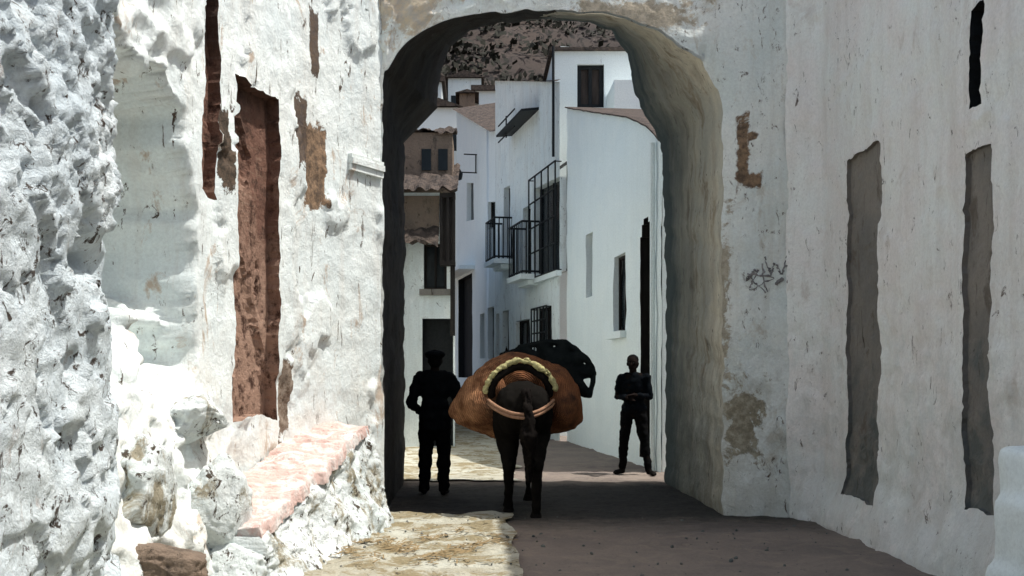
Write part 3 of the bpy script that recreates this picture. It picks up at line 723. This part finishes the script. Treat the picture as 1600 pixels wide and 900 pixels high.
def cottage(name, px0, px1, pyt, d, dep, label, wm, gable=True):
    a, b = P(px0, pyt, d), P(px1, pyt, d); r = empty(name, (a.x, d, hz(a.x, d)), label, 'house', 'white houses on the hillside')
    z0 = min(hz(a.x, d), 2)-1; mb = MB(); mb.box((a.x, d, z0), (b.x, d+dep, a.z)); mb.build('wall', wm, r)
    mb = MB(); m = (a.x+b.x)/2; h = (b.x-a.x)*.22
    if gable: 
        mb.v += [Vector(q) for q in ((a.x-.2,d-.2,a.z),(b.x+.2,d-.2,a.z),(m,d-.2,a.z+h),(a.x-.2,d+dep,a.z),(b.x+.2,d+dep,a.z),(m,d+dep,a.z+h))]; mb.f += [(0,1,2),(3,5,4),(0,2,5,3),(1,4,5,2)]
    else: mb.box((a.x-.2,d-.2,a.z),(b.x+.2,d+dep,a.z+.25))
    mb.build('roof', M['roof'], r)
    for q in (-.24, .24):
        xx = m+q*(b.x-a.x); mb = MB(); mb.box((xx-.35, d-.03, a.z-2.0), (xx+.35, d-.005, a.z-1.1)); mb.build('window', M['glass'], r)
cottage('hill_cottage', 655, 716, 168, 42, 5, 'white hillside cottage with gable seen just left of the balconied lane', M['house'])
cottage('hill_cottage', 640, 690, 128, 60, 6, 'uppermost flat white cottage on the hillside at the upper left inside the arch', M['house2'], False)
cottage('hill_cottage', 700, 752, 122, 64, 6, 'small white cottage with brown gable high on the hillside', M['house2'])
cottage('hill_cottage', 742, 782, 142, 52, 5, 'flat roofed white cottage just left of the chimney of the balcony house', M['house'], False)
cottage('hill_cottage', 718, 742, 146, 50, 3, 'narrow brown roofed cottage squeezed between two white hillside cottages', M['ochre'])

def antenna(px, py0, py1, f, label):
    u = f.u(px); z0 = f.z(px, py1); z1 = f.z(px, py0); mb = MB(); mb.tube([f.pos(u, z0, .25), f.pos(u, z1, .25)], .02, 5)
    for k, zz in enumerate((z1-.05, z0+.08)): mb.tube([f.pos(u-.9, zz, .25), f.pos(u+.9, zz, .25)], .02, 5)
    tag(mb.build('wall_aerial', M['black']), label, 'aerial')
antenna(806, 182, 216, fB, 'black double-armed aerial fixed under the awning of the balcony house')
u = fE.u(745); z = fE.z(745, 270); lb = empty('lamp_bracket', fE.pos(u, z), 'black iron wall bracket on the narrow end house', 'lamp bracket')
mb = MB(); mb.tube([fE.pos(u, z, 0), fE.pos(u, z, .55)], .02, 5); mb.tube([fE.pos(u, z+.55, 0), fE.pos(u, z+.55, .4)], .02, 5); mb.tube([fE.pos(u, z, .03), fE.pos(u, z+.55, .03)], .02, 5)
mb.build('bracket', M['black'], lb)
mb = MB(); mb.tube([fE.pos(u, z+.1, .55), fE.pos(u, z-.05, .55), fE.pos(u, z-.22, .55), fE.pos(u, z-.25, .55)], [.03,.12,.09,.02], 8); mb.build('lantern', M['black'], lb)

# ------------------------------------------------------------------ mule
mx, my = .47, 10.12
def m(x, y, z): return Vector((mx+x, my+y, z))
mule = empty('mule', (mx, my, 0), 'brown mule seen from behind carrying a wide load into the arch', 'mule')
pr = [('e', m(0,.26,1.12), (.27,.30,.27)), ('e', m(-.12,.20,1.10), (.16,.24,.25)), ('e', m(.12,.20,1.10), (.16,.24,.25)), ('e', m(0,.30,1.24), (.17,.28,.15)),
      ('e', m(0,.75,1.06), (.28,.48,.29)), ('e', m(0,1.2,1.06), (.24,.34,.33)), ('c', m(0,1.35,1.2), .19, m(0,1.75,1.52), .12), ('c', m(0,1.75,1.55), .12, m(0,2.1,1.32), .075), ('e', m(0,2.12,1.29), (.07,.09,.07))]
for s in (-1, 1): pr += [('c', m(.07*s,1.72,1.58), .035, m(.11*s,1.66,1.68), .035), ('c', m(.11*s,1.66,1.68), .035, m(.13*s,1.62,1.78), .01)]
def hind(s, dy):
    return [('c', m(.14*s,.22,1.05), .17, m(.15*s,.36+dy*.3,.84), .14), ('c', m(.15*s,.36+dy*.3,.84), .14, m(.13*s,.06+dy*.7,.52), .07),
            ('e', m(.13*s,.04+dy*.7,.54), (.058,.07,.07)), ('c', m(.13*s,.06+dy*.7,.52), .062, m(.13*s,.10+dy,.16), .046), ('c', m(.13*s,.10+dy,.16), .050, m(.13*s,.12+dy,.07), .045)]
def fore(s, dy):
    return [('c', m(.14*s,1.25,.98), .14, m(.13*s,1.22+dy*.2,.78), .085), ('c', m(.13*s,1.22+dy*.2,.78), .08, m(.12*s,1.2+dy*.6,.45), .048), ('c', m(.12*s,1.2+dy*.6,.45), .045, m(.12*s,1.18+dy,.15), .03), ('c', m(.12*s,1.18+dy,.15), .037, m(.12*s,1.2+dy,.07), .035)]
pr += hind(-1, .45)+hind(1, 0)+fore(-1, -.15)+fore(1, .3)
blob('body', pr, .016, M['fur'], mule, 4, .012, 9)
for (x, y) in ((-.13,.12+.45),(.13,.12),(-.12,1.2-.15),(.12,1.5)):
    blob('hoof', [('c', m(x,y,.075), .046, m(x,y+.025,.03), .058), ('e', m(x,y+.03,.025), (.06,.072,.025))], .01, M['hoof'], mule, 1)
blob('tail', [('c', m(0.02,-.02,1.27), .035, m(.03,-.09,1.1), .045), ('c', m(.03,-.09,1.1), .045, m(.04,-.10,.85), .085), ('c', m(.04,-.10,.85), .085, m(.05,-.05,.42), .03)], .012, M['furdark'], mule, 2, .05, 14, (1,1,.3))
blob('mane', [('c', m(0,1.3,1.42), .03, m(0,1.68,1.64), .03)], .012, M['furdark'], mule, 1, .02, 20)
pan = empty('pannier', (mx, 10.8, .8), 'wide rust orange double pannier slung across the back of the mule', 'pannier')
blob('basket', [('c', (.26,10.80,1.48), .12, (-.02,10.80,1.34), .10), ('c', (-.04,10.8,1.36), .08, (-.22,10.8,1.06), .08), ('e', (.08,10.88,1.12), (.30,.46,.28), (0,.45,0)), ('c', (-.14,10.8,1.0), .10, (.26,10.8,.88), .12), ('e', (.18,10.88,1.30), (.26,.44,.26))], .018, M['pannier'], pan, 7, .022, 3.5, (1.6,1,.5))
blob('basket', [('c', (.70,10.80,1.48), .12, (.94,10.80,1.36), .10), ('e', (.86,10.88,1.16), (.24,.46,.30), (0,-.3,0)), ('c', (1.02,10.8,1.3), .07, (1.05,10.8,1.0), .08), ('c', (.72,10.8,.90), .11, (.98,10.8,.96), .10), ('e', (.80,10.88,1.30), (.24,.44,.26))], .018, M['pannier'], pan, 7, .022, 3.5, (1.6,1,.5))
blob('cover_cloth', [('e', (.44,10.95,1.42), (.44,.46,.25)), ('e', (.42,10.95,1.45), (.34,.42,.23))], .02, M['pannier'], pan, 4, .02, 4)
cx, cz = .45, 1.25
def arcp(rx, rz, y, a0=-15, a1=195): return [(cx+rx*math.cos(math.radians(a)), y-.02*math.sin(math.radians(a)*3), cz+rz*math.sin(math.radians(a))*(1+.03*math.sin(math.radians(a)*5))) for a in range(a0, a1+1, 7)]
arc = arcp(.355, .33, 10.36, 8, 178)
blob('saddle_pad', [('c', arc[i], .026, arc[i+1], .026) for i in range(len(arc)-1)], .008, M['pad'], pan, 2, .025, 12)
arc = arcp(.295, .27, 10.385, 0, 186)
blob('saddle_lining', [('c', arc[i], .040, arc[i+1], .040) for i in range(len(arc)-1)], .012, M['furdark'], pan, 2)
mb = MB()
def strap(p0, p1, sag, fwd, r=.022):
    pts = []
    for i in range(21):
        t = i/20; s = 4*t*(1-t); q = Vector(p0).lerp(Vector(p1), t); pts.append(q+Vector((0, fwd*s**.6, -sag*s)))
    mb.tube(pts, [r]*21, 6)
strap((cx-.33,10.34,1.19), (cx+.33,10.34,1.19), .13, -.33, .018)
strap((cx-.33,10.34,1.155), (cx+.33,10.34,1.155), .13, -.33, .018)
mb.build('breeching_strap', M['strap'], mule, True)
hub = Vector((.86,11.12,1.52)); op = [(.28,1.66),(.48,1.74),(.68,1.79),(.97,1.80),(1.18,1.64),(1.29,1.46),(1.23,1.22),(1.0,1.25)]
op = [Vector((a, 11.08+.05*(i%2), b)) for i, (a, b) in enumerate(op)]
pr = [('c', op[i], .03, op[i+1], .03) for i in range(len(op)-1)]+[('c', hub, .20, q, .03) for q in op[2:]]+[('c', Vector((.62,11.12,1.6)), .10, op[0], .03), ('c', Vector((.62,11.12,1.6)), .10, op[1], .05)]
tag(blob('black_sack', pr, .016, M['sack'], None, 1, .02, 5), 'black angular covered bundle tied on top of the right side of the load', 'sack')

# ------------------------------------------------------------------ people
def hand(w, d, sd, cl):
    w = Vector(w); d = Vector(d).normalized(); sd = Vector(sd).normalized(); cl = Vector(cl).normalized(); pr = [('c', w, .026, w+d*.05, .03)]
    for s in (-.024, .024): pr.append(('c', w+d*.01+sd*s*.5, .016, w+d*.085+sd*s, .013))
    for k, L in enumerate((.062,.075,.07,.055)):
        b = w+d*.085+sd*(-.033+.022*k); a = b+d*L*.55+cl*.008; e = a+d*L*.3+cl*L*.4; pr += [('c', b, .010, a, .009), ('c', a, .009, e, .0075)]
    t0 = w+d*.025-sd*.025; t1 = t0+d*.03-sd*.03; pr += [('c', t0, .014, t1, .011), ('c', t1, .011, t1+d*.03+cl*.012, .009)]
    return pr
def person(loc, rot, label, pose, shirt, trous, hat, jacket_len, gw=.022):
    r = empty('person', (0,0,0), label, 'person')
    Rm = Matrix.Translation(loc) @ Matrix.Rotation(rot, 4, 'Z')
    T = lambda q: Rm @ Vector(q)
    def tp(pr, grow=0):
        o = []
        for p in pr:
            if p[0] == 'c': o.append(('c', Vector(p[1]), p[2]+grow, Vector(p[3]), p[4]+grow))
            else: o.append(('e', Vector(p[1]), tuple(v+grow for v in p[2]), *(p[3:])))
        return o
    hd = pose.get('head', (0,-.01,1.59))
    hx, hy, hz_ = hd
    torso = [('e',(0,0,1.25),(.165,.105,.19)), ('e',(0,.01,1.36),(.18,.09,.09)), ('e',(0,0,1.06),(.14,.10,.15)), ('e',(0,0,.93),(.165,.115,.12)), ('c',(-.09,0,1.40),.06,(.09,0,1.40),.06)]
    arms = []; legs = []; hands = []; shoes = []
    for s in ('L','R'):
        sg = -1 if s == 'L' else 1; sh = Vector((sg*.185,0,1.385)); el = Vector(pose['el'+s]); wr = Vector(pose['wr'+s])
        arms += [('c', sh, .055, el, .042), ('c', el, .042, wr, .028)]
        d = (wr-el).normalized(); hands += hand(wr, d, Vector((0,0,1)).cross(d)*sg if abs(d.z) < .9 else (sg,0,0), (-sg*.5,0,-.5))
        hp = Vector((sg*.09,0,.90)); kn = Vector(pose['kn'+s]); an = Vector(pose['an'+s]); to = an+Vector(pose['to'+s])
        legs += [('c', hp, .088, kn, .058), ('c', kn, .056, kn.lerp(an,.35), .055), ('c', kn.lerp(an,.35), .055, an, .038)]
        toe = Vector((to.x, to.y, .035)); heel = Vector((an.x, an.y+.04, .04)); shoes.append([('c', heel, .038, toe, .034), ('c', an, .042, Vector((an.x,an.y,.05)), .045), ('e', (toe.x,toe.y,.03), (.042,.055,.028))])
    head = [('c',(hx*.5,.01,1.40),.058,(hx,hy+.02,hz_-.08),.052), ('e',(hx,hy,hz_+.02),(.076,.095,.095)), ('e',(hx,hy-.015,hz_-.045),(.058,.072,.065)), ('c',(hx,hy-.09,hz_+.012),.010,(hx,hy-.108,hz_-.02),.016),
            ('e',(hx-.078,hy+.01,hz_-.005),(.012,.022,.032)), ('e',(hx+.078,hy+.01,hz_-.005),(.012,.022,.032)), ('e',(hx,hy-.083,hz_-.055),(.024,.012,.009)), ('e',(hx,hy-.07,hz_-.095),(.022,.02,.016)), ('c',(hx-.045,hy-.082,hz_+.032),.011,(hx+.045,hy-.082,hz_+.032),.011)]
    def mk(name, pr, vox, mat, sm, disp=0, parent=r):
        q = []
        for p in pr:
            if p[0] == 'c': q.append(('c', T(p[1]), p[2], T(p[3]), p[4]))
            else: q.append(('e', T(p[1]), p[2], (0,0,rot)))
        return blob(name, q, vox, mat, parent, sm, disp, 9)
    r.location = loc
    mk('body', torso+arms+legs+head+hands, .009, M['skin'], 2)
    jk = tp(torso, gw)+[('c', a[1], a[2]+gw, a[3], a[4]+gw) for a in arms]
    jk += [('e',(0,0,jacket_len),(.175+gw,.12+gw,.12))]
    mk('jacket', jk, .013, shirt, 3, .025)
    mk('trousers', [('e',(0,0,.93),(.178,.128,.13))]+[('c', a[1], a[2]+gw*.8, a[3], a[4]+gw*1.3) for a in legs], .013, trous, 3, .02)
    for sp in shoes: mk('shoe', sp, .009, M['leather'], 2)
    mk('hair', [('e',(hx,hy+.022,hz_+.045),(.084,.093,.088)), ('e',(hx,hy+.045,hz_-.01),(.078,.062,.075))], .009, M['hair'], 2, .008)
    for s in (-1, 1): mk('eye', [('e',(hx+s*.03,hy-.085,hz_+.01),(.012,.009,.008))], .003, M['eye'], 1)
    if hat: mk('beret', [('e',(hx,hy+.02,hz_+.075),(.125,.135,.05)), ('e',(hx,hy+.015,hz_+.045),(.095,.108,.045))], .009, shirt, 2, .01)
    return r
pl = dict(elL=(-.28,.03,1.10), elR=(.28,.03,1.10), wrL=(-.20,-.18,.99), wrR=(.20,-.18,.99), knL=(-.105,-.02,.50), knR=(.115,-.05,.50), anL=(-.10,.04,.09), anR=(.13,-.05,.09), toL=(-.03,-.15,0), toR=(.04,-.15,0))
person(Vector((-.49,12.2,.02)), math.pi, 'person in a dark jacket and beret seen from behind on the left inside the arch', pl, M['cloth1'], M['cloth2'], True, .82)
prr = dict(elL=(-.235,.0,1.12), elR=(.225,.0,1.12), wrL=(-.07,-.17,1.10), wrR=(.08,-.19,1.14), knL=(-.13,-.03,.50), knR=(.15,-.02,.50), anL=(-.17,.02,.09), anR=(.23,-.05,.09), toL=(-.06,-.14,0), toR=(.09,-.12,0), head=(-.01,-.02,1.59))
person(Vector((2.26,14.7,.015)), -.35, 'person in dark clothes standing with legs apart and arms folded against the white house wall', prr, M['cloth3'], M['cloth2'], False, .94, .010)

# ------------------------------------------------------------------ camera
cam = bpy.data.cameras.new('camera'); co = bpy.data.objects.new('camera', cam); C.objects.link(co)
co.location = (0,0,CH); co.rotation_euler = (math.radians(90),0,0); cam.sensor_width = 36; cam.lens = 36
cam.shift_x = (800-CX)/1600; cam.shift_y = (CY-450)/1600; cam.clip_end = 1000; cam.clip_start = .05
bpy.context.scene.camera = co
vs = bpy.context.scene.view_settings; vs.view_transform = 'Standard'; vs.look = 'None'; vs.exposure = 0; vs.gamma = 1
